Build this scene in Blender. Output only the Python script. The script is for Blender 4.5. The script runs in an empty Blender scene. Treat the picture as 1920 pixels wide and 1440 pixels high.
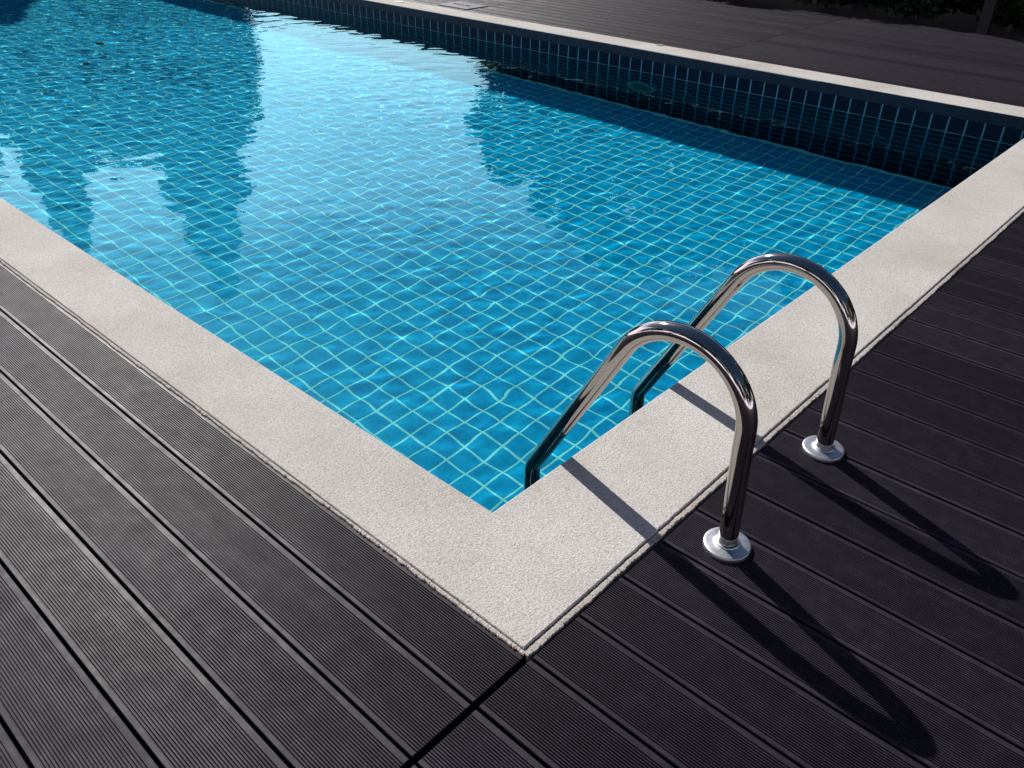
import bpy, bmesh, math, random
import numpy as np
from mathutils import Vector, Matrix

random.seed(11)
rng = np.random.default_rng(7)
sc = bpy.context.scene
COL = sc.collection
R = math.radians

# ------------------------------------------------------------------ camera
CAM = Vector((-1.0244, -0.9720, 1.25))
YAW, PITCH, ROLL = R(41.94), R(32.70), R(1.10)
d = Vector((math.cos(YAW) * math.cos(PITCH), math.sin(YAW) * math.cos(PITCH), -math.sin(PITCH)))
r = d.cross(Vector((0, 0, 1))).normalized()
u = r.cross(d)
cr, sr = math.cos(ROLL), math.sin(ROLL)
r2, u2 = cr * r + sr * u, cr * u - sr * r
cam_data = bpy.data.cameras.new("camera")
cam = bpy.data.objects.new("camera", cam_data)
COL.objects.link(cam)
m3 = Matrix((r2, u2, -d)).transposed()
cam.matrix_world = Matrix.Translation(CAM) @ m3.to_4x4()
cam_data.sensor_width = 36.0
cam_data.lens = 36.0 * 1547.5 / 1920.0
cam_data.clip_start, cam_data.clip_end = 0.05, 2000
sc.camera = cam

# ------------------------------------------------------------------ sky, sun, exposure
SUN_AZ, SUN_EL = 71.0, 36.0          # azimuth measured from +X towards +Y
world = bpy.data.worlds.new("World")
sc.world = world
world.use_nodes = True
wn, wl = world.node_tree.nodes, world.node_tree.links
bg = wn.get("Background") or wn.new("ShaderNodeBackground")
sky = wn.new("ShaderNodeTexSky")
sky.sky_type = 'NISHITA'
sky.sun_disc = False
sky.sun_elevation = R(SUN_EL)
sky.sun_rotation = R(90 - SUN_AZ)
sky.altitude = 0
sky.air_density = 1.0
sky.dust_density = 0.8
sky.ozone_density = 6.0
bg.inputs["Strength"].default_value = 0.05
tc = wn.new("ShaderNodeTexCoord")
sx = wn.new("ShaderNodeSeparateXYZ"); wl.new(tc.outputs["Generated"], sx.inputs[0])
cmap = wn.new("ShaderNodeMapping"); cmap.inputs["Scale"].default_value = (1.0, 1.0, 3.2)
wl.new(tc.outputs["Generated"], cmap.inputs["Vector"])
cn = wn.new("ShaderNodeTexNoise"); cn.inputs["Scale"].default_value = 2.6; cn.inputs["Detail"].default_value = 7.0; cn.inputs["Roughness"].default_value = 0.58
wl.new(cmap.outputs["Vector"], cn.inputs["Vector"])
ce = wn.new("ShaderNodeMapRange"); ce.interpolation_type = 'SMOOTHSTEP'
ce.inputs[1].default_value = 0.10; ce.inputs[2].default_value = 0.63; ce.inputs[3].default_value = 0.66; ce.inputs[4].default_value = -0.30
wl.new(sx.outputs["Z"], ce.inputs[0])
ca = wn.new("ShaderNodeMath"); ca.operation = 'ADD'; wl.new(cn.outputs["Fac"], ca.inputs[0]); wl.new(ce.outputs[0], ca.inputs[1])
cf = wn.new("ShaderNodeMapRange"); cf.interpolation_type = 'SMOOTHSTEP'
cf.inputs[1].default_value = 0.42; cf.inputs[2].default_value = 1.05; cf.inputs[3].default_value = 0.0; cf.inputs[4].default_value = 0.92
wl.new(ca.outputs[0], cf.inputs[0])
cm = wn.new("ShaderNodeMix"); cm.data_type = 'RGBA'
wl.new(cf.outputs[0], cm.inputs[0]); wl.new(sky.outputs["Color"], cm.inputs[6])
cm.inputs[7].default_value = (42.0, 39.0, 46.0, 1.0)
wl.new(cm.outputs[2], bg.inputs["Color"])
wo = wn.get("World Output") or wn.new("ShaderNodeOutputWorld")
wl.new(bg.outputs["Background"], wo.inputs["Surface"])

sl = bpy.data.lights.new("sun", 'SUN')
sl.energy = 5.0
sl.angle = R(0.5)
sl.color = (1.0, 0.965, 0.92)
sun = bpy.data.objects.new("sun", sl)
COL.objects.link(sun)
sd = Vector((math.cos(R(SUN_AZ)) * math.cos(R(SUN_EL)), math.sin(R(SUN_AZ)) * math.cos(R(SUN_EL)), math.sin(R(SUN_EL))))
sun.rotation_euler = sd.to_track_quat('Z', 'Y').to_euler()
sun.location = sd * 30
sl.cycles.is_caustics_light = True

vs = sc.view_settings
sc.display_settings.display_device = 'sRGB'
vs.view_transform = 'Standard'
vs.look = 'None'
vs.exposure = 0.15
vs.gamma = 1.0
vs.use_curve_mapping = False
cy = sc.cycles
cy.use_denoising = True
cy.caustics_refractive = True
cy.caustics_reflective = True
cy.max_bounces = 10
cy.diffuse_bounces = 2
cy.transmission_bounces = 8
cy.sample_clamp_indirect = 4.0
cy.blur_glossy = 0.0

# ------------------------------------------------------------------ helpers
def tag(o, label=None, cat=None, group=None, kind=None):
    if label: o['label'] = label
    if cat: o['category'] = cat
    if group: o['group'] = group
    if kind: o['kind'] = kind
    return o

def empty(name, loc=(0, 0, 0), rz=0.0):
    o = bpy.data.objects.new(name, None)
    COL.objects.link(o)
    o.location = loc
    o.rotation_euler = (0, 0, rz)
    o.empty_display_size = 0.05
    return o

def link(name, me, mat=None, parent=None, loc=None):
    o = bpy.data.objects.new(name, me)
    COL.objects.link(o)
    if mat and not me.materials: me.materials.append(mat)
    if parent: o.parent = parent
    if loc is not None: o.location = loc
    return o

def mesh(name, verts, faces, smooth=False):
    me = bpy.data.meshes.new(name)
    me.from_pydata([tuple(v) for v in verts], [], faces)
    me.update()
    if smooth:
        me.polygons.foreach_set("use_smooth", [True] * len(me.polygons))
    return me

def np_mesh(name, V, Q, smooth=False):
    """V (n,3) float, Q (m,4) quads"""
    V = np.asarray(V, np.float32); Q = np.asarray(Q, np.int32)
    me = bpy.data.meshes.new(name)
    me.vertices.add(len(V)); me.vertices.foreach_set("co", V.ravel())
    me.loops.add(Q.size); me.loops.foreach_set("vertex_index", Q.ravel())
    me.polygons.add(len(Q))
    me.polygons.foreach_set("loop_start", np.arange(0, Q.size, 4, dtype=np.int32))
    me.update(calc_edges=True)
    me.validate()
    me.polygons.foreach_set("use_smooth", np.full(len(me.polygons), bool(smooth)))
    return me

def box_np(x0, y0, z0, x1, y1, z1):
    V = np.array([(x0, y0, z0), (x1, y0, z0), (x1, y1, z0), (x0, y1, z0), (x0, y0, z1), (x1, y0, z1), (x1, y1, z1), (x0, y1, z1)])
    Q = np.array([(3, 2, 1, 0), (4, 5, 6, 7), (0, 1, 5, 4), (1, 2, 6, 5), (2, 3, 7, 6), (3, 0, 4, 7)])
    return V, Q

def join_np(parts):
    Vs, Qs, n = [], [], 0
    for V, Q in parts:
        Vs.append(V); Qs.append(Q + n); n += len(V)
    return np.concatenate(Vs), np.concatenate(Qs)

def tube_np(path, rad, seg=28, cap=True):
    """swept tube with parallel-transport frames; path list of Vectors, rad float or list"""
    P = [Vector(p) for p in path]
    n = len(P)
    T = [((P[min(i + 1, n - 1)] - P[max(i - 1, 0)])).normalized() for i in range(n)]
    a = Vector((1, 0, 0)) if abs(T[0].x) < .9 else Vector((0, 1, 0))
    N = (a - T[0] * a.dot(T[0])).normalized()
    V, Q = [], []
    for i in range(n):
        N = (N - T[i] * N.dot(T[i])).normalized()
        B = T[i].cross(N)
        rr = rad[i] if hasattr(rad, '__len__') else rad
        for k in range(seg):
            t = 2 * math.pi * k / seg
            V.append(P[i] + (N * math.cos(t) + B * math.sin(t)) * rr)
    for i in range(n - 1):
        for k in range(seg):
            k2 = (k + 1) % seg
            Q.append((i * seg + k, i * seg + k2, (i + 1) * seg + k2, (i + 1) * seg + k))
    return np.array([tuple(v) for v in V]), np.array(Q)

def lathe(name, prof, seg=48, smooth=True):
    V, F = [], []
    for (rad, z) in prof:
        for k in range(seg):
            t = 2 * math.pi * k / seg
            V.append((rad * math.cos(t), rad * math.sin(t), z))
    for i in range(len(prof) - 1):
        for k in range(seg):
            k2 = (k + 1) % seg
            F.append((i * seg + k, i * seg + k2, (i + 1) * seg + k2, (i + 1) * seg + k))
    me = mesh(name, V, F, smooth)
    return me

# ------------------------------------------------------------------ materials
def new_mat(name):
    m = bpy.data.materials.new(name)
    m.use_nodes = True
    nt = m.node_tree
    return m, nt.nodes, nt.links, nt.nodes["Principled BSDF"]

def nd(nodes, typ, **kw):
    n = nodes.new(typ)
    for k, v in kw.items():
        if k in ('operation', 'blend_type', 'feature', 'noise_dimensions', 'data_type', 'distance'): setattr(n, k, v)
        else: n.inputs[k].default_value = v
    return n

def ramp(nodes, stops):
    n = nodes.new("ShaderNodeValToRGB")
    e = n.color_ramp.elements
    while len(e) > 1: e.remove(e[-1])
    e[0].position, e[0].color = stops[0][0], (*stops[0][1], 1)
    for p, c in stops[1:]:
        k = e.new(p); k.color = (*c, 1)
    return n

def coords(nodes, which="Object"):
    return nodes.new("ShaderNodeTexCoord").outputs[which]

# decking: dark ribbed composite with faint dusty wear
def make_deck_mat():
    m, n, l, b = new_mat("composite_decking")
    geo = n.new("ShaderNodeNewGeometry")
    pos = geo.outputs["Position"]
    oi = n.new("ShaderNodeObjectInfo")
    w = nd(n, "ShaderNodeTexNoise", Scale=24.0, Detail=6.0, Roughness=0.68)
    l.new(pos, w.inputs["Vector"])
    mp = n.new("ShaderNodeMapping"); mp.inputs["Scale"].default_value = (260, 7, 60)
    l.new(pos, mp.inputs["Vector"])
    st = nd(n, "ShaderNodeTexNoise", Scale=1.0, Detail=3.0, Roughness=0.6)
    l.new(mp.outputs["Vector"], st.inputs["Vector"])
    fine = nd(n, "ShaderNodeTexNoise", Scale=900.0, Detail=2.0)
    l.new(pos, fine.inputs["Vector"])
    mix = nd(n, "ShaderNodeMath", operation='MULTIPLY_ADD'); mix.inputs[1].default_value = 0.62
    l.new(w.outputs["Fac"], mix.inputs[0])
    m2 = nd(n, "ShaderNodeMath", operation='MULTIPLY'); m2.inputs[1].default_value = 0.38
    l.new(st.outputs["Fac"], m2.inputs[0]); l.new(m2.outputs[0], mix.inputs[2])
    rp = ramp(n, [(0.34, (0.0125, 0.0090, 0.0158)), (0.50, (0.0195, 0.0148, 0.0240)), (0.68, (0.038, 0.031, 0.043))])
    l.new(mix.outputs[0], rp.inputs["Fac"])
    # each board a touch lighter or darker
    br = nd(n, "ShaderNodeMath", operation='MULTIPLY_ADD'); br.inputs[1].default_value = 0.35; br.inputs[2].default_value = 0.82
    l.new(oi.outputs["Random"], br.inputs[0])
    mu = n.new("ShaderNodeMix"); mu.data_type = 'RGBA'; mu.blend_type = 'MULTIPLY'; mu.inputs[0].default_value = 1.0
    l.new(rp.outputs["Color"], mu.inputs[6]); l.new(br.outputs[0], mu.inputs[7])
    # pale dust specks
    vo = nd(n, "ShaderNodeTexVoronoi", Scale=55.0, Randomness=1.0)
    l.new(pos, vo.inputs["Vector"])
    sp = n.new("ShaderNodeMapRange"); sp.inputs[1].default_value = 0.030; sp.inputs[2].default_value = 0.055; sp.inputs[3].default_value = 1; sp.inputs[4].default_value = 0
    l.new(vo.outputs["Distance"], sp.inputs[0])
    sel = n.new("ShaderNodeSeparateColor"); l.new(vo.outputs["Color"], sel.inputs[0])
    gt = nd(n, "ShaderNodeMath", operation='GREATER_THAN'); gt.inputs[1].default_value = 0.93
    l.new(sel.outputs[0], gt.inputs[0])
    an = nd(n, "ShaderNodeMath", operation='MULTIPLY'); l.new(sp.outputs[0], an.inputs[0]); l.new(gt.outputs[0], an.inputs[1])
    fx = n.new("ShaderNodeMix"); fx.data_type = 'RGBA'
    l.new(an.outputs[0], fx.inputs[0]); l.new(mu.outputs[2], fx.inputs[6]); fx.inputs[7].default_value = (0.30, 0.29, 0.28, 1)
    l.new(fx.outputs[2], b.inputs["Base Color"])
    rr = n.new("ShaderNodeMapRange"); rr.inputs[1].default_value = 0.38; rr.inputs[2].default_value = 0.62; rr.inputs[3].default_value = 0.535; rr.inputs[4].default_value = 0.43
    l.new(mix.outputs[0], rr.inputs[0])
    ro = nd(n, "ShaderNodeMath", operation='MULTIPLY_ADD'); ro.inputs[1].default_value = 0.10
    l.new(oi.outputs["Random"], ro.inputs[0]); l.new(rr.outputs[0], ro.inputs[2]); l.new(ro.outputs[0], b.inputs["Roughness"])
    b.inputs["Specular IOR Level"].default_value = 0.19
    bp = nd(n, "ShaderNodeBump", Strength=0.25, Distance=0.0006)
    l.new(fine.outputs["Fac"], bp.inputs["Height"]); l.new(bp.outputs["Normal"], b.inputs["Normal"])
    return m

def make_coping_mat(name="pebble_coping", tint=(1, 1, 1), relief=0.5):
    m, n, l, b = new_mat(name)
    geo = n.new("ShaderNodeNewGeometry"); pos = geo.outputs["Position"]
    big = nd(n, "ShaderNodeTexNoise", Scale=2.2, Detail=4.0, Roughness=0.6); l.new(pos, big.inputs["Vector"])
    vo = nd(n, "ShaderNodeTexVoronoi", Scale=330.0); l.new(pos, vo.inputs["Vector"])
    vo2 = nd(n, "ShaderNodeTexVoronoi", Scale=170.0); l.new(pos, vo2.inputs["Vector"])
    no = nd(n, "ShaderNodeTexNoise", Scale=210.0, Detail=4.0, Roughness=0.7); l.new(pos, no.inputs["Vector"])
    rp = ramp(n, [(0.28, (0.465, 0.430, 0.392)), (0.50, (0.535, 0.508, 0.478)), (0.74, (0.60, 0.582, 0.560))])
    l.new(big.outputs["Fac"], rp.inputs["Fac"])
    sep = n.new("ShaderNodeSeparateColor"); l.new(vo.outputs["Color"], sep.inputs[0])
    st = ramp(n, [(0.0, (0.62, 0.58, 0.54)), (0.10, (0.84, 0.81, 0.78)), (0.5, (1.0, 0.99, 0.97)), (0.9, (1.12, 1.12, 1.1)), (1.0, (1.3, 1.3, 1.3))])
    l.new(sep.outputs[0], st.inputs["Fac"])
    mu = n.new("ShaderNodeMix"); mu.data_type = 'RGBA'; mu.blend_type = 'MULTIPLY'; mu.inputs[0].default_value = 0.75
    l.new(rp.outputs["Color"], mu.inputs[6]); l.new(st.outputs["Color"], mu.inputs[7])
    # pits
    pr = n.new("ShaderNodeMapRange"); pr.inputs[1].default_value = 0.36; pr.inputs[2].default_value = 0.46; pr.inputs[3].default_value = 0.55; pr.inputs[4].default_value = 1.0
    l.new(no.outputs["Fac"], pr.inputs[0])
    mu2 = n.new("ShaderNodeMix"); mu2.data_type = 'RGBA'; mu2.blend_type = 'MULTIPLY'; mu2.inputs[0].default_value = 1.0
    l.new(mu.outputs[2], mu2.inputs[6]); l.new(pr.outputs[0], mu2.inputs[7])
    # faint rust blotches
    ru = nd(n, "ShaderNodeTexNoise", Scale=11.0, Detail=5.0, Roughness=0.75); l.new(pos, ru.inputs["Vector"])
    rr = n.new("ShaderNodeMapRange"); rr.inputs[1].default_value = 0.60; rr.inputs[2].default_value = 0.74; rr.inputs[3].default_value = 0.0; rr.inputs[4].default_value = 0.6
    l.new(ru.outputs["Fac"], rr.inputs[0])
    mx = n.new("ShaderNodeMix"); mx.data_type = 'RGBA'; mx.blend_type = 'MULTIPLY'
    l.new(rr.outputs[0], mx.inputs[0]); l.new(mu2.outputs[2], mx.inputs[6]); mx.inputs[7].default_value = (0.93, 0.72, 0.58, 1)
    tn = n.new("ShaderNodeMix"); tn.data_type = 'RGBA'; tn.blend_type = 'MULTIPLY'; tn.inputs[0].default_value = 1.0
    l.new(mx.outputs[2], tn.inputs[6]); tn.inputs[7].default_value = (*tint, 1)
    l.new(tn.outputs[2], b.inputs["Base Color"])
    b.inputs["Roughness"].default_value = 0.85
    b.inputs["Specular IOR Level"].default_value = 0.19
    h = nd(n, "ShaderNodeMath", operation='ADD'); l.new(vo.outputs["Distance"], h.inputs[0]); l.new(vo2.outputs["Distance"], h.inputs[1])
    h2 = nd(n, "ShaderNodeMath", operation='MULTIPLY_ADD'); h2.inputs[1].default_value = -0.6
    l.new(h.outputs[0], h2.inputs[0]); l.new(no.outputs["Fac"], h2.inputs[2])
    bp = nd(n, "ShaderNodeBump", Strength=relief, Distance=0.0018)
    l.new(h2.outputs[0], bp.inputs["Height"]); l.new(bp.outputs["Normal"], b.inputs["Normal"])
    return m

def make_tile_mat(name, c0, c1, c2):
    m, n, l, b = new_mat(name)
    oi = n.new("ShaderNodeObjectInfo")
    geo = n.new("ShaderNodeNewGeometry"); pos = geo.outputs["Position"]
    # a random value per tile cell (pitch 105 mm), the same for single tiles and for the joined rest
    mp = n.new("ShaderNodeVectorMath"); mp.operation = 'MULTIPLY_ADD'
    mp.inputs[1].default_value = (1 / .105,) * 3; mp.inputs[2].default_value = (0.0857, 0.0, 0.0)
    l.new(pos, mp.inputs[0])
    fl = n.new("ShaderNodeVectorMath"); fl.operation = 'FLOOR'; l.new(mp.outputs[0], fl.inputs[0])
    wn_ = n.new("ShaderNodeTexWhiteNoise"); wn_.noise_dimensions = '3D'; l.new(fl.outputs[0], wn_.inputs["Vector"])
    mot = nd(n, "ShaderNodeTexNoise", Scale=38.0, Detail=4.0, Roughness=0.65); l.new(pos, mot.inputs["Vector"])
    ad = nd(n, "ShaderNodeMath", operation='MULTIPLY_ADD'); ad.inputs[1].default_value = 0.22
    l.new(wn_.outputs["Value"], ad.inputs[0]); l.new(mot.outputs["Fac"], ad.inputs[2])
    rp = ramp(n, [(0.38, c0), (0.66, c1), (0.95, c2)])
    l.new(ad.outputs[0], rp.inputs["Fac"])
    l.new(rp.outputs["Color"], b.inputs["Base Color"])
    b.inputs["Roughness"].default_value = 0.35
    b.inputs["Specular IOR Level"].default_value = 0.06      # nearly index-matched under water
    return m

def simple(name, col, rough=0.6, metal=0.0, spec=0.5, noise=None):
    m, n, l, b = new_mat(name)
    b.inputs["Roughness"].default_value = rough
    b.inputs["Metallic"].default_value = metal
    b.inputs["Specular IOR Level"].default_value = spec
    if noise:
        sc_, amt = noise
        geo = n.new("ShaderNodeNewGeometry")
        no = nd(n, "ShaderNodeTexNoise", Scale=sc_, Detail=5.0, Roughness=0.6)
        l.new(geo.outputs["Position"], no.inputs["Vector"])
        lo = tuple(c * (1 - amt) for c in col); hi = tuple(min(1, c * (1 + amt)) for c in col)
        rp = ramp(n, [(0.3, lo), (0.7, hi)])
        l.new(no.outputs["Fac"], rp.inputs["Fac"]); l.new(rp.outputs["Color"], b.inputs["Base Color"])
    else:
        b.inputs["Base Color"].default_value = (*col, 1)
    return m

def make_steel():
    m, n, l, b = new_mat("polished_steel")
    b.inputs["Metallic"].default_value = 1.0
    b.inputs["Base Color"].default_value = (0.44, 0.415, 0.385, 1)
    geo = n.new("ShaderNodeNewGeometry")
    no = nd(n, "ShaderNodeTexNoise", Scale=45.0, Detail=6.0, Roughness=0.7); l.new(geo.outputs["Position"], no.inputs["Vector"])
    rr = n.new("ShaderNodeMapRange"); rr.inputs[1].default_value = 0.4; rr.inputs[2].default_value = 0.75; rr.inputs[3].default_value = 0.055; rr.inputs[4].default_value = 0.12
    l.new(no.outputs["Fac"], rr.inputs[0]); l.new(rr.outputs[0], b.inputs["Roughness"])
    return m

def make_water():
    m = bpy.data.materials.new("pool_water")
    m.use_nodes = True
    n, l = m.node_tree.nodes, m.node_tree.links
    n.clear()
    out = n.new("ShaderNodeOutputMaterial")
    g = n.new("ShaderNodeBsdfGlass"); g.inputs["IOR"].default_value = 1.333; g.inputs["Roughness"].default_value = 0.0
    g.inputs["Color"].default_value = (0.48, 0.985, 1.0, 1)
    l.new(g.outputs[0], out.inputs["Surface"])
    return m

def make_leaf(name, dark, light):
    m, n, l, b = new_mat(name)
    geo = n.new("ShaderNodeNewGeometry")
    rp = ramp(n, [(0.0, dark), (1.0, light)])
    l.new(geo.outputs["Random Per Island"], rp.inputs["Fac"])
    l.new(rp.outputs["Color"], b.inputs["Base Color"])
    b.inputs["Roughness"].default_value = 0.55
    b.inputs["Specular IOR Level"].default_value = 0.3
    return m

M_DECK = make_deck_mat()
M_COPE = make_coping_mat()
M_MORT = make_coping_mat("rough_mortar", (0.93, 0.90, 0.86), 0.12)
M_TILE = make_tile_mat("blue_pool_tile", (0.001, 0.30, 0.585), (0.001, 0.385, 0.67), (0.002, 0.475, 0.75))
M_WTILE = make_tile_mat("navy_shaded_tile", (0.001, 0.007, 0.020), (0.001, 0.010, 0.028), (0.001, 0.015, 0.042))  # navy deepened far below the floor tile: wall shade put into the colour
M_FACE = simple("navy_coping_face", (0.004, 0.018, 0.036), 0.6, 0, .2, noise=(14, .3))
M_GROUT = simple("pale_grout", (0.84, 0.90, 0.88), 0.7, noise=(60, 0.08))
M_WGROUT = simple("shaded_wall_grout", (0.07, 0.21, 0.28), 0.7, noise=(60, 0.15))  # darkened wall version of the pale grout, with the shade painted in
M_STEEL = make_steel()
def make_flange_mat():
    m, n, l, b = new_mat("satin_steel")
    b.inputs["Metallic"].default_value = 1.0
    b.inputs["Base Color"].default_value = (0.60, 0.605, 0.62, 1)
    geo = n.new("ShaderNodeNewGeometry")
    no = nd(n, "ShaderNodeTexNoise", Scale=60.0, Detail=6.0, Roughness=0.7); l.new(geo.outputs["Position"], no.inputs["Vector"])
    rr = n.new("ShaderNodeMapRange"); rr.inputs[1].default_value = 0.35; rr.inputs[2].default_value = 0.70; rr.inputs[3].default_value = 0.50; rr.inputs[4].default_value = 0.34
    l.new(no.outputs["Fac"], rr.inputs[0]); l.new(rr.outputs[0], b.inputs["Roughness"])
    b.inputs["Coat Weight"].default_value = 0.5
    b.inputs["Coat Roughness"].default_value = 0.06
    b.inputs["Coat IOR"].default_value = 2.0
    return m
M_FLANGE = make_flange_mat()
M_WATER = make_water()
M_JOIST = simple("black_joist", (0.012, 0.011, 0.011), 0.8, noise=(30, .3))
M_EARTH = simple("dark_soil", (0.012, 0.011, 0.009), 0.95, noise=(6, .4))
M_LEAF_A = make_leaf("hedge_leaf", (0.005, 0.010, 0.004), (0.014, 0.026, 0.009))
M_LEAF_B = make_leaf("conifer_leaf", (0.009, 0.020, 0.010), (0.024, 0.044, 0.018))
M_LEAF_C = make_leaf("tree_leaf", (0.018, 0.040, 0.012), (0.050, 0.090, 0.028))
M_BARK = simple("grey_bark", (0.085, 0.065, 0.05), 0.9, noise=(25, .4))
M_POST = simple("dark_stained_post", (0.006, 0.005, 0.005), 0.7, noise=(40, .3))
M_CAP = simple("tan_plastic_cap", (0.34, 0.27, 0.21), 0.5, noise=(80, .12))
M_CAPW = simple("pale_plastic_cap", (0.62, 0.60, 0.57), 0.5, noise=(80, .1))
M_LID = simple("grey_plastic_lid", (0.20, 0.20, 0.21), 0.5, noise=(50, .12))
M_LIDK = simple("dark_embossing", (0.03, 0.03, 0.032), 0.6)
M_LENS = simple("green_glass_lens", (0.02, 0.07, 0.03), 0.3, 0, .2)
M_RIM = simple("pale_blue_plastic", (0.14, 0.22, 0.26), 0.4, 0, .2)
M_DEAD = simple("brown_leaf", (0.035, 0.030, 0.018), 0.8, noise=(120, .3))

# ------------------------------------------------------------------ pool dimensions
WX, WY = 4.650, 12.80          # inner faces of the pool shell on the far sides
X0, Y0 = -0.009, -0.006        # inner faces on the near sides
ZW, ZF = -0.167, -1.2235        # water level, floor level
CT = 0.073                     # coping thickness
PT = 0.105                     # tile pitch
GAP = 0.0100                   # grout joint
ZD = -0.009                    # top of the deck boards

# ------------------------------------------------------------------ ground: one sheet to the horizon with the pool cut out
def ring_sheet(name, inner, outer, z, mat):
    (ax, ay, bx, by), (cx, cyy, dx, dy) = inner, outer
    V = [(cx, cyy, z), (dx, cyy, z), (dx, dy, z), (cx, dy, z), (ax, ay, z), (bx, ay, z), (bx, by, z), (ax, by, z)]
    F = [(0, 1, 5, 4), (1, 2, 6, 5), (2, 3, 7, 6), (3, 0, 4, 7)]
    return link(name, mesh(name, V, F), mat)
tag(ring_sheet("ground", (-0.12, -0.12, WX + 0.12, WY + 0.12), (-400, -400, 400, 400), -0.075, M_EARTH), kind="structure")

# ------------------------------------------------------------------ pool shell: grout-coloured backing, tiles set on it
def tile_mesh(w, h, proud=0.0014, bev=0.0012):
    """a glazed tile in the XY plane, face towards +Z, centred"""
    a, c = w / 2, h / 2
    V = [(-a, -c, 0), (a, -c, 0), (a, c, 0), (-a, c, 0)]
    V += [(x, y, proud - 0.0008) for x, y, _ in V[:4]]
    V += [(-a + bev, -c + bev, proud), (a - bev, -c + bev, proud), (a - bev, c - bev, proud), (-a + bev, c - bev, proud)]
    F = [(0, 1, 5, 4), (1, 2, 6, 5), (2, 3, 7, 6), (3, 0, 4, 7), (4, 5, 9, 8), (5, 6, 10, 9), (6, 7, 11, 10), (7, 4, 8, 11), (8, 9, 10, 11)]
    return V, F
TV, TF = tile_mesh(PT - GAP, PT - GAP)
TVn, TFn = np.array(TV), np.array(TF)
ME_TILE = mesh("tile", TV, TF); ME_TILE.materials.append(M_TILE)

def fine_sheet(p0, ax, ay, la, lb, cell=0.12):
    """a flat sheet in small cells (the caustic solver needs small receiver faces)"""
    p0, ax, ay = np.array(p0, float), np.array(ax, float), np.array(ay, float)
    na, nb = int(la / cell) + 2, int(lb / cell) + 2
    A, B = np.meshgrid(np.linspace(0, la, na), np.linspace(0, lb, nb))
    V = p0 + A.reshape(-1, 1) * ax + B.reshape(-1, 1) * ay
    i = np.arange((nb - 1) * na).reshape(nb - 1, na)[:, :-1].ravel()
    return V, np.stack([i, i + 1, i + na + 1, i + na], 1)
floor_o = link("pool_floor", np_mesh("pool_floor", *fine_sheet((X0 - .1, Y0 - .1, ZF), (1, 0, 0), (0, 1, 0), WX - X0 + .2, WY - Y0 + .2)), M_GROUT)
tag(floor_o, kind="structure")

def to_pix(p):
    v = Vector(p) - CAM
    z = v.dot(d)
    if z < 0.1: return None
    return 960 + 1547.5 * v.dot(r2) / z, 720 - 1547.5 * v.dot(u2) / z, z

NX = int(round((WX - X0) / PT)); NY = int(round((WY - Y0) / PT))
cells = []
for i in range(NX + 1):
    for j in range(NY + 1):
        cx_, cy_ = X0 + (i + .5) * PT, 0.0 + (j + .5) * PT
        if cx_ + .04 > WX or cy_ + .04 > WY: continue
        cells.append((cx_, cy_))
# the 300 that show largest: nearest to the camera among those that come into the picture
def show_size(c):
    q = to_pix((c[0], c[1], -0.95))
    if q is None or not (0 < q[0] < 1920 and 0 < q[1] < 1440): return 1e9 + (Vector((c[0], c[1], 0)) - CAM).length
    return q[2]
cells.sort(key=show_size)
for k, (x, y) in enumerate(cells[:300]):
    o = bpy.data.objects.new("tile", ME_TILE); COL.objects.link(o)
    o.parent = floor_o
    o.location = (x + random.gauss(0, .0005), y + random.gauss(0, .0005), ZF)
    o.rotation_euler = (random.gauss(0, .002), random.gauss(0, .002), random.gauss(0, .004))
parts = []
for (x, y) in cells[300:]:
    V = TVn.copy(); V[:, 0] += x + rng.normal(0, .0005); V[:, 1] += y + rng.normal(0, .0005); V[:, 2] += ZF
    parts.append((V, TFn))
rest = link("tile_field", np_mesh("tile_field", *join_np(parts)), M_TILE, floor_o)
tag(rest, kind="stuff")

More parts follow.
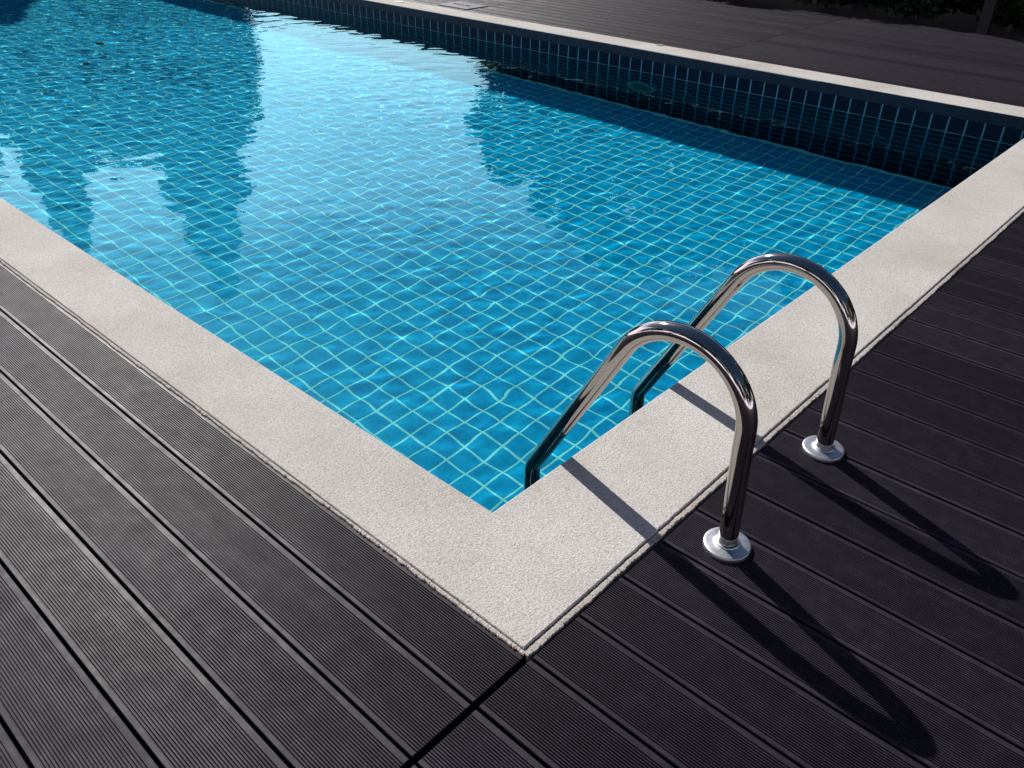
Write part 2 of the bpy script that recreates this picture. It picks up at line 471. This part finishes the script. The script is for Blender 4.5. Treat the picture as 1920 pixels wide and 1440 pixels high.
# walls
def wall(p0, axis, length, single_rows, single_range):
    """p0: start on the wall face; axis 'x' / 'y' direction of run and inward normal; rows of tiles from the coping down"""
    (dirv, nrm) = axis
    dirv, nrm = Vector(dirv), Vector(nrm)
    p0 = Vector(p0)
    back = p0 - nrm * 0.10
    a, b_ = p0, p0 + dirv * length
    xs = sorted([back.x, b_.x]); ys = sorted([back.y, b_.y])
    up3 = np.array((0, 0, 1.0)); dv = np.array(dirv)
    if np.dot(np.cross(dv, up3), np.array(nrm)) > 0: sh = fine_sheet(a + Vector((0, 0, ZF - .05)), dv, up3, length, -CT - ZF + .05 - .0005)
    else: sh = fine_sheet(b_ + Vector((0, 0, ZF - .05)), -dv, up3, length, -CT - ZF + .05 - .0005)
    bk = box_np(xs[0], ys[0], ZF - .1, xs[1], ys[1], -CT - 0.0005)
    bk = (bk[0] - np.array(nrm) * .002, bk[1])
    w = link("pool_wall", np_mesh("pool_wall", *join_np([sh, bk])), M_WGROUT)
    tag(w, kind="structure")
    up = Vector((0, 0, 1))
    # tile frame: local x -> dirv, local y -> up (or down), local z -> normal
    lx = dirv if dirv.cross(up).dot(nrm) > 0 else -dirv
    Rm = Matrix((lx, up, nrm)).transposed()
    tops = [(-CT - .002, -0.170)] + [(-0.170 - PT * k, -0.170 - PT * (k + 1)) for k in range(10)]
    nt = int(length / PT)
    parts = []
    singles = []
    for k, (zt, zb) in enumerate(tops):
        zt2, zb2 = zt - GAP / 2 if k else zt, max(zb + GAP / 2, ZF + .003)
        if zt2 - zb2 < .02: continue
        V, F = tile_mesh(PT - GAP, zt2 - zb2)
        me = None
        for t in range(nt):
            c = p0 + dirv * ((t + .5) * PT) + up * ((zt2 + zb2) / 2)
            if k in single_rows and single_range[0] <= t < single_range[1]:
                if me is None:
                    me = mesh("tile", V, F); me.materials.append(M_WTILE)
                o = bpy.data.objects.new("tile", me); COL.objects.link(o); o.parent = w
                o.matrix_local = Matrix.Translation(c) @ Rm.to_4x4()
            else:
                Vn = (np.array(Rm) @ np.array(V).T).T + np.array(c)
                parts.append((Vn, np.array(F)))
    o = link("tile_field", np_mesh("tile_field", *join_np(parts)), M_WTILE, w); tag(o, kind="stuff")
    return w
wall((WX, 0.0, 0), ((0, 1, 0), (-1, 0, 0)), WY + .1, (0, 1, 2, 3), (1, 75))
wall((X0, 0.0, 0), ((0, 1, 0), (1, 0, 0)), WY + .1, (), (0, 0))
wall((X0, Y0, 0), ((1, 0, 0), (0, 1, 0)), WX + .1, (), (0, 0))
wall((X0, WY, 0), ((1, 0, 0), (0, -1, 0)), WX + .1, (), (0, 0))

# ------------------------------------------------------------------ coping: one swept ring with softened, slightly uneven edges
def coping():
    w_left, w_right, w_far, w_end = 0.2347, 0.3049, 0.258, 0.30
    ix0, iy0, ix1, iy1 = 0.0, 0.0, 4.641, WY - .009
    b = 0.005
    # profile: (fraction across 0 inner .. 1 outer, inset in metres, z)
    prof = [(0, 0.02, -CT), (0, 0.002, -CT), (0, 0, -CT + .002), (0, 0, -b), (0, b * .3, -b * .3), (0, b, 0), (1, -.003, 0), (1, -.0008, -.0012), (1, 0, -.004), (1, 0, -CT)]
    def pt(side_w, base, f, inset):
        return base
    corners_in = [(ix0, iy0), (ix1, iy0), (ix1, iy1), (ix0, iy1)]
    corners_out = [(-w_left, -w_right), (ix1 + w_far, -w_right), (ix1 + w_far, iy1 + w_end), (-w_left, iy1 + w_end)]
    V, Q = [], []
    seq = []
    for k in range(4):
        L = math.dist(corners_out[k], corners_out[(k + 1) % 4])
        nseg = int(L / 0.012) if k in (0, 3) else int(L / 0.05)
        for s in range(nseg):
            seq.append((k, s / nseg))
    np_ = len(prof)
    for (k, t) in seq:
        a_in, b_in = corners_in[k], corners_in[(k + 1) % 4]
        a_out, b_out = corners_out[k], corners_out[(k + 1) % 4]
        pin = Vector((a_in[0] + (b_in[0] - a_in[0]) * t, a_in[1] + (b_in[1] - a_in[1]) * t))
        pou = Vector((a_out[0] + (b_out[0] - a_out[0]) * t, a_out[1] + (b_out[1] - a_out[1]) * t))
        w = (pou - pin).length
        dr = (pou - pin) / w
        jit = random.gauss(0, .0004) if 0.002 < t < 0.998 else 0
        for (f, ins, z) in prof:
            q = pin.lerp(pou, f) + dr * (ins + (jit if f == 1 else 0))
            V.append((q.x, q.y, z))
    n = len(seq)
    for i in range(n):
        j = (i + 1) % n
        for k in range(np_):
            k2 = (k + 1) % np_
            Q.append((i * np_ + k, i * np_ + k2, j * np_ + k2, j * np_ + k))
    o = link("pool_coping", np_mesh("pool_coping", V, Q), M_COPE)
    # recalc outward
    bm = bmesh.new(); bm.from_mesh(o.data); bmesh.ops.recalc_face_normals(bm, faces=bm.faces)
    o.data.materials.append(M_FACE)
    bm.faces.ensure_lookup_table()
    for f in bm.faces:      # the vertical face over the water takes the navy material
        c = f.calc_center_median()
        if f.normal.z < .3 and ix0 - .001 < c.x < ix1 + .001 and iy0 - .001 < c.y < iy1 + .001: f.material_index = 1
    bm.to_mesh(o.data); bm.free()
    tag(o, kind="structure")
    return o
cope = coping()

def mortar(a, b, out, w_mean, gap, ztop, seg=0.0026):
    """crumbly mortar fillet between coping and boards; out = unit vector away from the coping"""
    a, b, out = Vector(a), Vector(b), Vector(out)
    L = (b - a).length; n = int(L / seg); t = (b - a).normalized()
    V, Q = [], []
    lo = 0.0
    ph = [random.uniform(0, 6.28) for _ in range(6)]
    for i in range(n + 1):
        s = i * seg
        lo = lo * .6 + random.gauss(0, .0007)
        slow = .0010 * math.sin(s * 9 + ph[0]) + .0007 * math.sin(s * 37 + ph[1])
        w = max(.0030, w_mean + slow + lo - (random.random() < .06) * random.uniform(.002, .005))
        g = max(.0003, gap + random.gauss(0, .0003) + .0003 * math.sin(s * 23 + ph[2]))
        zz = ztop + random.gauss(0, .00025)
        p = a + t * s
        for (off, z) in ((g, ztop - .03), (g + .0003, zz), (g + w * .55, zz + random.gauss(.0001, .0003)), (g + w, zz - .0006), (g + w + .0006, ztop - .03)):
            q = p + out * off; V.append((q.x, q.y, z))
    for i in range(n):
        for k in range(4):
            Q.append((i * 5 + k, i * 5 + k + 1, (i + 1) * 5 + k + 1, (i + 1) * 5 + k))
    o = link("mortar_edge", np_mesh("mortar_edge", V, Q), M_MORT, cope)
    return o
mortar((-.2347, 5.0, 0), (-.2347, -.3125, 0), (-1, 0, 0), .0072, .0012, -.0042)
mortar((-.2405, -.3049, 0), (4.90, -.3049, 0), (0, -1, 0), .0132, .0012, -.0050)

# ------------------------------------------------------------------ decks: ribbed boards on dark joists
BW, BP = 0.1376, 0.14345     # board width, pitch
def board_mesh(length):
    mg, nr = 0.0100, 22
    pitch = (BW - 2 * mg) / nr
    gw, gd = 0.0024, 0.0027
    x = -BW / 2
    prof = [(x, -.024), (x, -.0016), (x + .0012, 0)]
    xx = x + mg
    prof.append((xx - .0004, 0)); 
    for k in range(nr):
        g0 = xx + (k * pitch)
        prof += [(g0, -.0003), (g0 + .0003, -gd), (g0 + gw - .0003, -gd), (g0 + gw, -.0003)]
        if k < nr - 1:
            prof += [(g0 + gw + .0006, 0), (g0 + pitch - .0006, 0)]
    xe = -x
    prof += [(xx + (nr - 1) * pitch + gw + .0005, 0), (xe - .0012, 0), (xe, -.0016), (xe, -.024)]
    n = len(prof)
    V = [(px, 0, pz) for px, pz in prof] + [(px, length, pz) for px, pz in prof]
    F = [(k, k + 1, n + k + 1, n + k) for k in range(n - 1)]
    F += [tuple(range(n))[::-1], tuple(range(n, 2 * n))]
    F = [f[::-1] if len(f) == 4 else f for f in F]
    me = mesh("board", V, F)
    bm = bmesh.new(); bm.from_mesh(me)
    bmesh.ops.recalc_face_normals(bm, faces=bm.faces)
    bm.to_mesh(me); bm.free()
    me.materials.append(M_DECK)
    return me
BM = {}
def deck(rows, spans, jx):
    """rows: x centres; spans: list of (y0, y1)"""
    ylo, yhi = min(s[0] for s in spans), max(s[1] for s in spans)
    xlo, xhi = min(rows) - BW / 2, max(rows) + BW / 2
    js = []
    y = ylo + .04
    while y < yhi:
        js.append(box_np(xlo + .02, y, -.0745, xhi - .02, y + .04, ZD - .0265)); y += .42
    dk = link("deck", np_mesh("deck", *join_np(js)), M_JOIST)
    tag(dk, kind="structure")
    for xc in rows:
        for (a, b) in spans:
            key = round(b - a, 3)
            if key not in BM: BM[key] = board_mesh(b - a)
            o = bpy.data.objects.new("board", BM[key]); COL.objects.link(o); o.parent = dk
            o.location = (xc + random.gauss(0, .0004), a + random.gauss(0, .0008), ZD + random.gauss(0, .0005))
            o.rotation_euler = (0, random.gauss(0, .0025), 0)
    return dk
# gaps between boards fall at x = 0.0493 + k * pitch
def xrow(k): return 0.0493 + (k + .5) * BP
SEG = 2.70
# left of the pool
deck([xrow(k) for k in range(-22, -2)], [(-.3125, 2.39), (2.397, 5.09), (5.097, 7.79)], 0)
# on the ladder side of the pool
deck([xrow(k) for k in range(-22, 46)], [(-3.025, -.3272)], 0)
# beyond the pool, with butt joints in line
fx0 = 4.903 + BW / 2 + .004
deck([fx0 + k * BP for k in range(0, 18)], [(-.300, 2.403), (2.411, 5.114), (5.122, 7.825), (7.833, 10.536), (10.544, 13.247)], 0)

# ------------------------------------------------------------------ ladder
def arc_pts(cy0, cz0, rad, a0, a1, n):
    return [(cy0 + rad * math.cos(a0 + (a1 - a0) * i / n), cz0 + rad * math.sin(a0 + (a1 - a0) * i / n)) for i in range(n + 1)]
TR = 0.0212
def rail_path():
    yb = -0.4385
    pts = [(yb, ZD), (yb + .0015, .05), (yb + .005, .15), (yb + .0095, .25)]
    cyc, czc, rad = -0.268, 0.288, 0.1605
    tang = math.atan2(0.479, 0.878)
    pts += arc_pts(cyc, czc, rad, math.pi - .02, tang, 44)
    y, z = pts[-1]
    # straight run down to the bend, then a vertical leg
    rb, ang = 0.075, math.atan2(0.878, 0.479)   # steepness of the run
    turn = math.pi / 2 - ang
    yl = 0.121
    # bend centre lies on the camera-facing side
    ex = yl - rb * (1 - math.cos(turn))
    t = (ex - y) / 0.479
    ez = z - 0.878 * t
    for i in range(1, 9): pts.append((y + 0.479 * t * i / 8, z - 0.878 * t * i / 8))
    for i in range(1, 11):
        a = turn * (1 - i / 10)
        pts.append((yl - rb * (1 - math.cos(a)), ez - rb * (math.sin(turn) - math.sin(a))))
    y, z = pts[-1]
    for i in range(1, 9): pts.append((yl, z + (-1.02 - z) * i / 8))
    return pts
RP = rail_path()
LX = (0.2775, 0.7525)
ladder = empty("pool_ladder", (0.515, -.4385, ZD))
tag(ladder, "polished steel pool ladder with two arched handrails bolted to the dark deck", "pool ladder")
V, Q = tube_np([Vector((0, y + .4385, z - ZD)) for y, z in RP], TR, 40)
me_rail = np_mesh("handrail", V, Q, True); me_rail.materials.append(M_STEEL)
me_fl = lathe("flange", [(.0508, 0), (.0512, .003), (.0512, .0085), (.0502, .0102), (.0480, .0108), (.042, .0112), (.034, .0118), (.0285, .0124), (.0265, .0132), (.0256, .0150), (.0250, .0162), (.0215, .0164)], 64)
me_fl.materials.append(M_FLANGE)
for x in LX:
    rl = link("handrail", me_rail, None, ladder, (x - .515, 0, 0))
    link("flange", me_fl, None, ladder, (x - .515, 0, 0.0))
tr_parts = []
for z in (-.42, -.68, -.94):
    V, Q = box_np(LX[0] - .515, .12 + .4385 - .03, z - ZD, LX[1] - .515, .12 + .4385 + .03, z - ZD + .022)
    link("tread", np_mesh("tread", V, Q), M_STEEL, ladder)

# ------------------------------------------------------------------ small fittings
def disc(name, x, y, z, rad, h, mat, label, cat, group=None):
    me = lathe(name, [(rad, 0), (rad, h * .7), (rad - .0015, h), (rad * .55, h), (rad * .5, h * .8), (0.0004, h * .8)], 32, False)
    o = link(name, me, mat, None, (x, y, z)); tag(o, label, cat, group); return o
disc("round_cap", 4.878, 2.835, 0.0003, .030, .004, M_CAP, "small round tan cap set in the far coping, beside the dark decking", "cap")
disc("round_cap", 4.80, 5.86, 0.0003, .050, .004, M_CAPW, "pale round cap in the far coping at the top edge of the picture", "cap")

lid = empty("skimmer_lid", (5.15, 5.32, ZD + .002))
tag(lid, "grey rectangular lid with worn dark lettering let into the far deck", "lid")
link("lid_plate", np_mesh("lid_plate", *box_np(-.15, -.20, 0, .15, .20, .006)), M_LID, lid)
mk = []
random.seed(5)
yy = .135
for k in range(9):
    w = random.uniform(.016, .026)
    for s in range(3):
        dx = random.uniform(-.018, .018); dl = random.uniform(.004, .012)
        mk.append(box_np(dx - .006 - dl, yy - w * random.uniform(.3, 1), .006, dx + .006 + dl, yy - w * random.uniform(0, .2), .0072))
    yy -= w + .007
link("raised_lettering", np_mesh("raised_lettering", *join_np(mk)), M_LIDK, lid)["kind"] = "stuff"

def refract_to(px, py, plane):
    """where the line of sight through a pixel of the photograph lands under water"""
    v = (d + r2 * ((px - 960) / 1547.5) - u2 * ((py - 720) / 1547.5)).normalized()
    w = CAM + v * ((ZW - CAM.z) / v.z)
    h = Vector((v.x, v.y)) / 1.333
    g = Vector((h.x, h.y, -math.sqrt(1 - h.length_squared)))
    ax, val = plane
    t = (val - w[ax]) / g[ax]
    return w + g * t
lp = refract_to(1204, 163, (0, WX))
pl = empty("pool_light", (WX - .002, lp.y, lp.z)); pl.rotation_euler = (0, -math.pi / 2, 0)
tag(pl, "round underwater pool light with pale rim and greenish lens on shaded wall", "pool light")
me = lathe("rim", [(.135, 0), (.135, .012), (.128, .022), (.108, .024), (.100, .016), (.100, 0)], 48); link("rim", me, M_RIM, pl)
me = lathe("lens", [(.099, .004), (.08, .012), (.04, .017), (.0005, .018)], 48); link("lens", me, M_LENS, pl)

def leaf_obj(p, s, rz, label):
    n = 8; V = []; F = []
    for i in range(n + 1):
        t = i / n; w = math.sin(math.pi * t ** .8) * .3 * s
        V += [((t - .5) * s, -w, .012 * math.sin(t * 5) + .006), ((t - .5) * s, 0, .012 * math.sin(t * 5)), ((t - .5) * s, w, .012 * math.sin(t * 5) + .008)]
    for i in range(n):
        for k in (0, 1): F.append((i * 3 + k, i * 3 + k + 1, i * 3 + k + 4, i * 3 + k + 3))
    o = link("fallen_leaf", mesh("fallen_leaf", V, F), M_DEAD, None, p); o.rotation_euler = (0, 0, rz)
    tag(o, label, "leaf"); return o
p = refract_to(187, 82, (2, ZF)); leaf_obj((p.x, p.y, ZF + .006), .13, .6, "dark sunken leaf on the pool floor, the larger one at the far left")
p = refract_to(160, 120, (2, ZF)); leaf_obj((p.x, p.y, ZF + .006), .07, 2.0, "small dark sunken leaf on the pool floor at the far left")

# ------------------------------------------------------------------ planting
def leaves_np(P, size, flat=0.4, rs=rng):
    """a folded-diamond leaf at every point of P; returns V,Q"""
    n = len(P)
    ax = rs.normal(size=(n, 3)); ax[:, 2] = ax[:, 2] * (1 - flat) - .25
    ax /= np.linalg.norm(ax, axis=1)[:, None]
    up = rs.normal(size=(n, 3)); up[:, 2] += 0.8
    sd_ = np.cross(ax, up); sd_ /= np.linalg.norm(sd_, axis=1)[:, None]
    L = size * rs.uniform(.6, 1.3, (n, 1)); W = L * rs.uniform(.22, .34, (n, 1))
    a = P - ax * L / 2; c = P + ax * L / 2
    b1 = P + sd_ * W; b2 = P - sd_ * W
    V = np.stack([a, b1, c, b2], 1).reshape(-1, 3)
    return V, np.arange(4 * n).reshape(-1, 4)

def blob_points(n, cen, rad, rs=rng, nsub=28, fill=.62):
    """points in sub-clumps spread through an ellipsoid, so the crown has lumps and gaps"""
    cen, rad = np.array(cen), np.array(rad)
    q = rs.normal(size=(nsub, 3)); q /= np.linalg.norm(q, axis=1)[:, None]
    q *= rs.uniform(.25, 1.0, (nsub, 1)) ** .5
    subs = cen + q * rad * .78
    srad = rs.uniform(.22, .42, (nsub, 1)) * rad.mean()
    k = rs.integers(0, nsub, n)
    v = rs.normal(size=(n, 3)); v /= np.linalg.norm(v, axis=1)[:, None]
    v *= rs.uniform(.15, 1, (n, 1)) ** .45
    return subs[k] + v * srad[k] * np.array([1, 1, .8])

def trunk_np(h, r0, lean, limbs, rs):
    parts = []
    path = [Vector((lean[0] * t * t, lean[1] * t * t, h * t)) for t in np.linspace(0, 1, 8)]
    parts.append(tube_np(path, [r0 * (1.15 - .75 * t) for t in np.linspace(0, 1, 8)], 8))
    for k in range(limbs):
        t = .45 + .5 * k / max(1, limbs); b = Vector((lean[0] * t * t, lean[1] * t * t, h * t))
        a = rs.uniform(0, 6.28); L = h * rs.uniform(.2, .4)
        e = b + Vector((math.cos(a) * L, math.sin(a) * L, L * .7)); mid = b.lerp(e, .5) + Vector((0, 0, -.06 * L))
        parts.append(tube_np([b, mid, e], [r0 * .4, r0 * .28, r0 * .1], 6))
    return join_np(parts)

def broad_tree(x, y, h, crown_z, rad, n, label, size=.13, mat=None, seed=1, group=None):
    rs = np.random.default_rng(seed)
    t = empty("broadleaf_tree", (x, y, -.075)); tag(t, label, "tree", group)
    link("trunk", np_mesh("trunk", *trunk_np(crown_z, .05 + h * .018, (rs.uniform(-.2, .2), rs.uniform(-.2, .2)), 6, rs), True), M_BARK, t)
    P = blob_points(n, (0, 0, crown_z + .075), rad, rs, 40)
    P = P[P[:, 2] > .15]
    link("crown", np_mesh("crown", *leaves_np(P, size, .3, rs)), mat or M_LEAF_C, t)
    return t

def conifer(x, y, h, rb, n, label, seed=1, group=None, z0=.3):
    rs = np.random.default_rng(seed)
    t = empty("conifer_tree", (x, y, -.075)); tag(t, label, "tree", group)
    link("trunk", np_mesh("trunk", *tube_np([(0, 0, 0), (0, 0, h * .5), (0, 0, h * .93)], [.12, .07, .02], 8), True), M_BARK, t)
    # tiers of drooping sprays
    tz = rs.uniform(0, 1, n) ** .8
    lob = 1 + .25 * np.sin(tz * 40 + 2 * rs.normal(size=n) * .2)
    rr = rb * (1 - tz) ** .8 * lob * rs.uniform(.25, 1.05, n) ** .6 + .05
    an = rs.uniform(0, 6.283, n); an = an + .5 * np.sin(an * 5 + tz * 20)
    P = np.stack([rr * np.cos(an), rr * np.sin(an), z0 + tz * (h - z0) - rr * .18], 1)
    link("crown", np_mesh("crown", *leaves_np(P, .30, .5, rs)), M_LEAF_B, t)
    return t

def shrub(x, y, rad, n, label, mat=None, size=.09, seed=1, group=None, zc=None):
    rs = np.random.default_rng(seed)
    t = empty("shrub", (x, y, -.075)); tag(t, label, "shrub", group)
    zc = rad[2] * .95 if zc is None else zc
    st = []
    for k in range(6):
        a = k * 1.05; st.append(tube_np([(0, 0, 0), (.3 * rad[0] * math.cos(a), .3 * rad[1] * math.sin(a), zc * .6), (.7 * rad[0] * math.cos(a), .7 * rad[1] * math.sin(a), zc * 1.1)], [.02, .015, .006], 6))
    link("stem", np_mesh("stem", *join_np(st), True), M_BARK, t)
    P = blob_points(n, (0, 0, zc), rad, rs, 30)
    P = P[P[:, 2] > .085]
    link("foliage", np_mesh("foliage", *leaves_np(P, size, .3, rs)), mat or M_LEAF_A, t)
    return t

# hedge along the far deck: a row of dark shrubs grown together
G_H = "dark shrubs of the hedge along the far deck"
HL = {6: "dark hedge shrub to the right of the short black post", 7: "dark hedge shrub directly behind the short black post",
      8: "first dark hedge shrub to the left of the short black post", 9: "second dark hedge shrub to the left of the short black post",
      10: "dark hedge shrub at the top edge where the hedge leaves the picture"}
yy, k = -5.5, 0
while yy < 8.2:
    sx = random.uniform(-.08, .08)
    lab = HL.get(k, "dark shrub grown into the hedge along the far deck")
    shrub(8.32 + sx, yy, (.82, .80, .66), 6200, lab, seed=100 + k, group=G_H, size=.10, zc=.50)
    yy += .95; k += 1

# trees that the water mirrors
G_R = "broadleaf trees behind the hedge"
EYE = Vector((CAM.x, CAM.y, 2 * ZW - CAM.z))
def polar(az, dist): return CAM.x + dist * math.cos(R(az)), CAM.y + dist * math.sin(R(az))
def height(el, dist): return EYE.z + dist * math.tan(R(el)) + .075
def az_tree(az, dist, el_c, half_deg, n, seed, label, squash=1.0):
    x, y = polar(az, dist); zc = height(el_c, dist); rd = dist * math.tan(R(half_deg))
    return broad_tree(x, y, zc + rd, zc, (rd, rd, rd * squash), n, label, size=.23, seed=seed, group=G_R)
az_tree(40.3, 14.6, 13.5, 5.6, 9000, 21, "broadleaf tree beyond the hedge, mirrored at the right of the bright sky patch", 1.1)
az_tree(32.5, 15.2, 17.0, 8.2, 16000, 22, "broad tree beyond the hedge, mirrored in the middle of the pool")
az_tree(20.0, 15.4, 18.5, 9.5, 18000, 23, "tall broad tree beyond the hedge, mirrored near the ladder")
az_tree(6.0, 15.0, 18.0, 10.0, 16000, 24, "broad tree beyond the hedge, off the right of the picture")

G_U = "tall shrubs under the trees behind the hedge"
for k, (ux, uy, ur, uh) in enumerate([(10.3, 9.0, 1.1, .9), (10.6, 7.2, 1.4, 1.5), (10.4, 5.2, 1.5, 1.7), (10.6, 3.0, 1.5, 1.7), (10.4, .8, 1.5, 1.7), (10.6, -1.4, 1.5, 1.7), (10.4, -3.6, 1.5, 1.7)]):
    shrub(ux, uy, (ur, ur, uh), 6500, "tall dark shrub under the trees behind the hedge", seed=200 + k, group=G_U, size=.14)
G_F = "low shrubs in the gap beyond the far end of the deck"
for k, az in enumerate((46.5, 49.0, 51.5, 54.0, 56.5, 59.0)):
    x, y = polar(az, 19.5)
    shrub(x, y, (.95, .95, .72), 2600, "low dark shrub in the gap between the conifer and the hedge", seed=230 + k, group=G_F, size=.12)
G_B = "trees standing behind the viewer"
for k in range(9):
    broad_tree(-9 + k * 3.0 + random.uniform(-.5, .5), -8.2 + random.uniform(-.6, .6), 5.4, 2.7, (1.9, 1.7, 2.5), 6000, "broad dark tree standing behind the viewer at the edge of the decking", size=.2, seed=300 + k, group=G_B)

az_tree(13.0, 14.2, 14.0, 9.0, 14000, 25, "broad tree beyond the hedge, between two taller ones at the right", 1.1)
for k, (ex, ey, eh) in enumerate([(12.5, -3.5, 7.5), (12.0, -7.0, 8.0), (9.0, -9.5, 8.0), (5.5, -10.0, 7.8)]):
    broad_tree(ex, ey, eh, eh * .52, (2.4, 2.4, eh * .46), 12000, "tall broad tree standing to the right of the viewer, out of the picture", size=.2, seed=330 + k, group="tall trees to the right of the viewer")

for k in range(8):  # row out of view, added to block sky fill from this side
    broad_tree(-8.5 + random.uniform(-.6, .6), -7.5 + k * 3.1, 7.6, 3.9, (2.2, 2.0, 3.5), 9000, "unseen tall broad tree added to the left of the viewer to block sky light", size=.2, seed=360 + k, group="unseen tall trees added to the left to block sky light")
x, y = polar(63.2, 20.5); conifer(x, y, height(25.2, 20.5), 1.75, 19000, "tall pointed conifer beyond the far end of the pool, mirrored at left", 31)
x, y = polar(71.6, 22.0); conifer(x, y, height(22.0, 22), 1.25, 11000, "slimmer conifer beyond the far end of the pool, mirrored at the left edge", 32)
G_L = "bushy trees beyond the far end of the pool"
for k, (az, dist, el, half) in enumerate([(62.8, 20.4, 10.5, 5.2), (66.8, 19.6, 11.0, 5.9), (71.0, 22.2, 11.0, 5.8), (75.5, 22.6, 11.2, 5.6), (80.0, 23.0, 11.2, 5.6)]):
    x, y = polar(az, dist); zc = height(el, dist); rd = dist * math.tan(R(half))
    broad_tree(x, y, zc + rd, zc, (rd, rd, rd * 1.05), 12000, "bushy dark tree in the row beyond the far end of the pool", size=.25, seed=40 + k, group=G_L, mat=M_LEAF_B)
    shrub(x, y - .6, (1.5, .9, .95), 4000, "dark shrub in front of the trees at the far end of the pool", seed=60 + k, group="dark shrubs at the far end of the pool", size=.13)

# dark post and edging at the corner of the far deck
o = link("timber_post", np_mesh("timber_post", *box_np(-.045, -.045, 0, .045, .045, .55)), M_POST, None, (7.52, 1.22, -.075))
tag(o, "short black timber post at the edge of the far deck under the hedge", "post")

# ------------------------------------------------------------------ water: a rippled sheet
def water():
    x0, y0, x1, y1 = X0 + .002, Y0 + .002, WX - .003, WY - .003
    ys = [y0]
    while ys[-1] < y1: ys.append(ys[-1] + .0082 + .0009 * max(0, ys[-1]))     # finer near the viewer
    ys = np.array(ys); ys = y0 + (ys - y0) * (y1 - y0) / (ys[-1] - y0)
    xs = np.linspace(x0, x1, int((x1 - x0) / .0095) + 1)
    nx, ny = len(xs), len(ys)
    X, Y = np.meshgrid(xs, ys)
    Z = np.zeros_like(X)
    rs = np.random.default_rng(3)
    NW = 64
    # calm by the near corner, livelier towards the far end, in patches
    amp = .62 + .95 * np.clip((.85 * Y + .62 * X - 2.7) / 4.5, 0, 1.2) ** 1.2
    patch = 1 + .25 * np.sin(X * 1.9 + .7 * np.sin(Y * .8)) * np.sin(Y * 1.3 + 1.1)
    for k in range(NW):
        fine = k % 8 == 0
        if fine: lam = math.exp(rs.uniform(math.log(.038), math.log(.065)))
        else: lam = math.exp(rs.uniform(math.log(.075), math.log(.36)))
        th = rs.normal(R(48), R(38)) if k % 3 else rs.uniform(0, 6.283)
        kk = 2 * math.pi / lam
        slope = (SLOPE * .5 if fine else SLOPE) * math.sqrt(2.0 / NW)
        wob = .4 * np.sin(X * rs.uniform(.6, 2.4) + Y * rs.uniform(.6, 2.4) + rs.uniform(0, 6.28))
        env = 1 if not fine else .55 + .45 * np.sin(X * rs.uniform(2, 5) + rs.uniform(0, 6)) * np.sin(Y * rs.uniform(2, 5) + rs.uniform(0, 6))
        Z += env * slope / kk * np.sin(kk * (X * math.cos(th) + Y * math.sin(th)) + rs.uniform(0, 6.283) + wob)
    Z *= amp * patch
    V = np.stack([X.ravel(), Y.ravel(), (ZW + Z).ravel()], 1)
    i = np.arange((ny - 1) * nx).reshape(ny - 1, nx)[:, :-1].ravel()
    Q = np.stack([i, i + 1, i + nx + 1, i + nx], 1)
    o = link("water", np_mesh("water", V, Q, True), M_WATER)
    tag(o, kind="structure")
    return o
SLOPE = 0.0102
wat = water()
wat.cycles.is_caustics_caster = True
for o in COL.objects:
    if o.type == 'MESH' and o is not wat and (o.name.startswith(("tile", "pool_floor", "pool_wall", "pool_light", "rim", "lens", "fallen_leaf"))):
        o.cycles.is_caustics_receiver = True
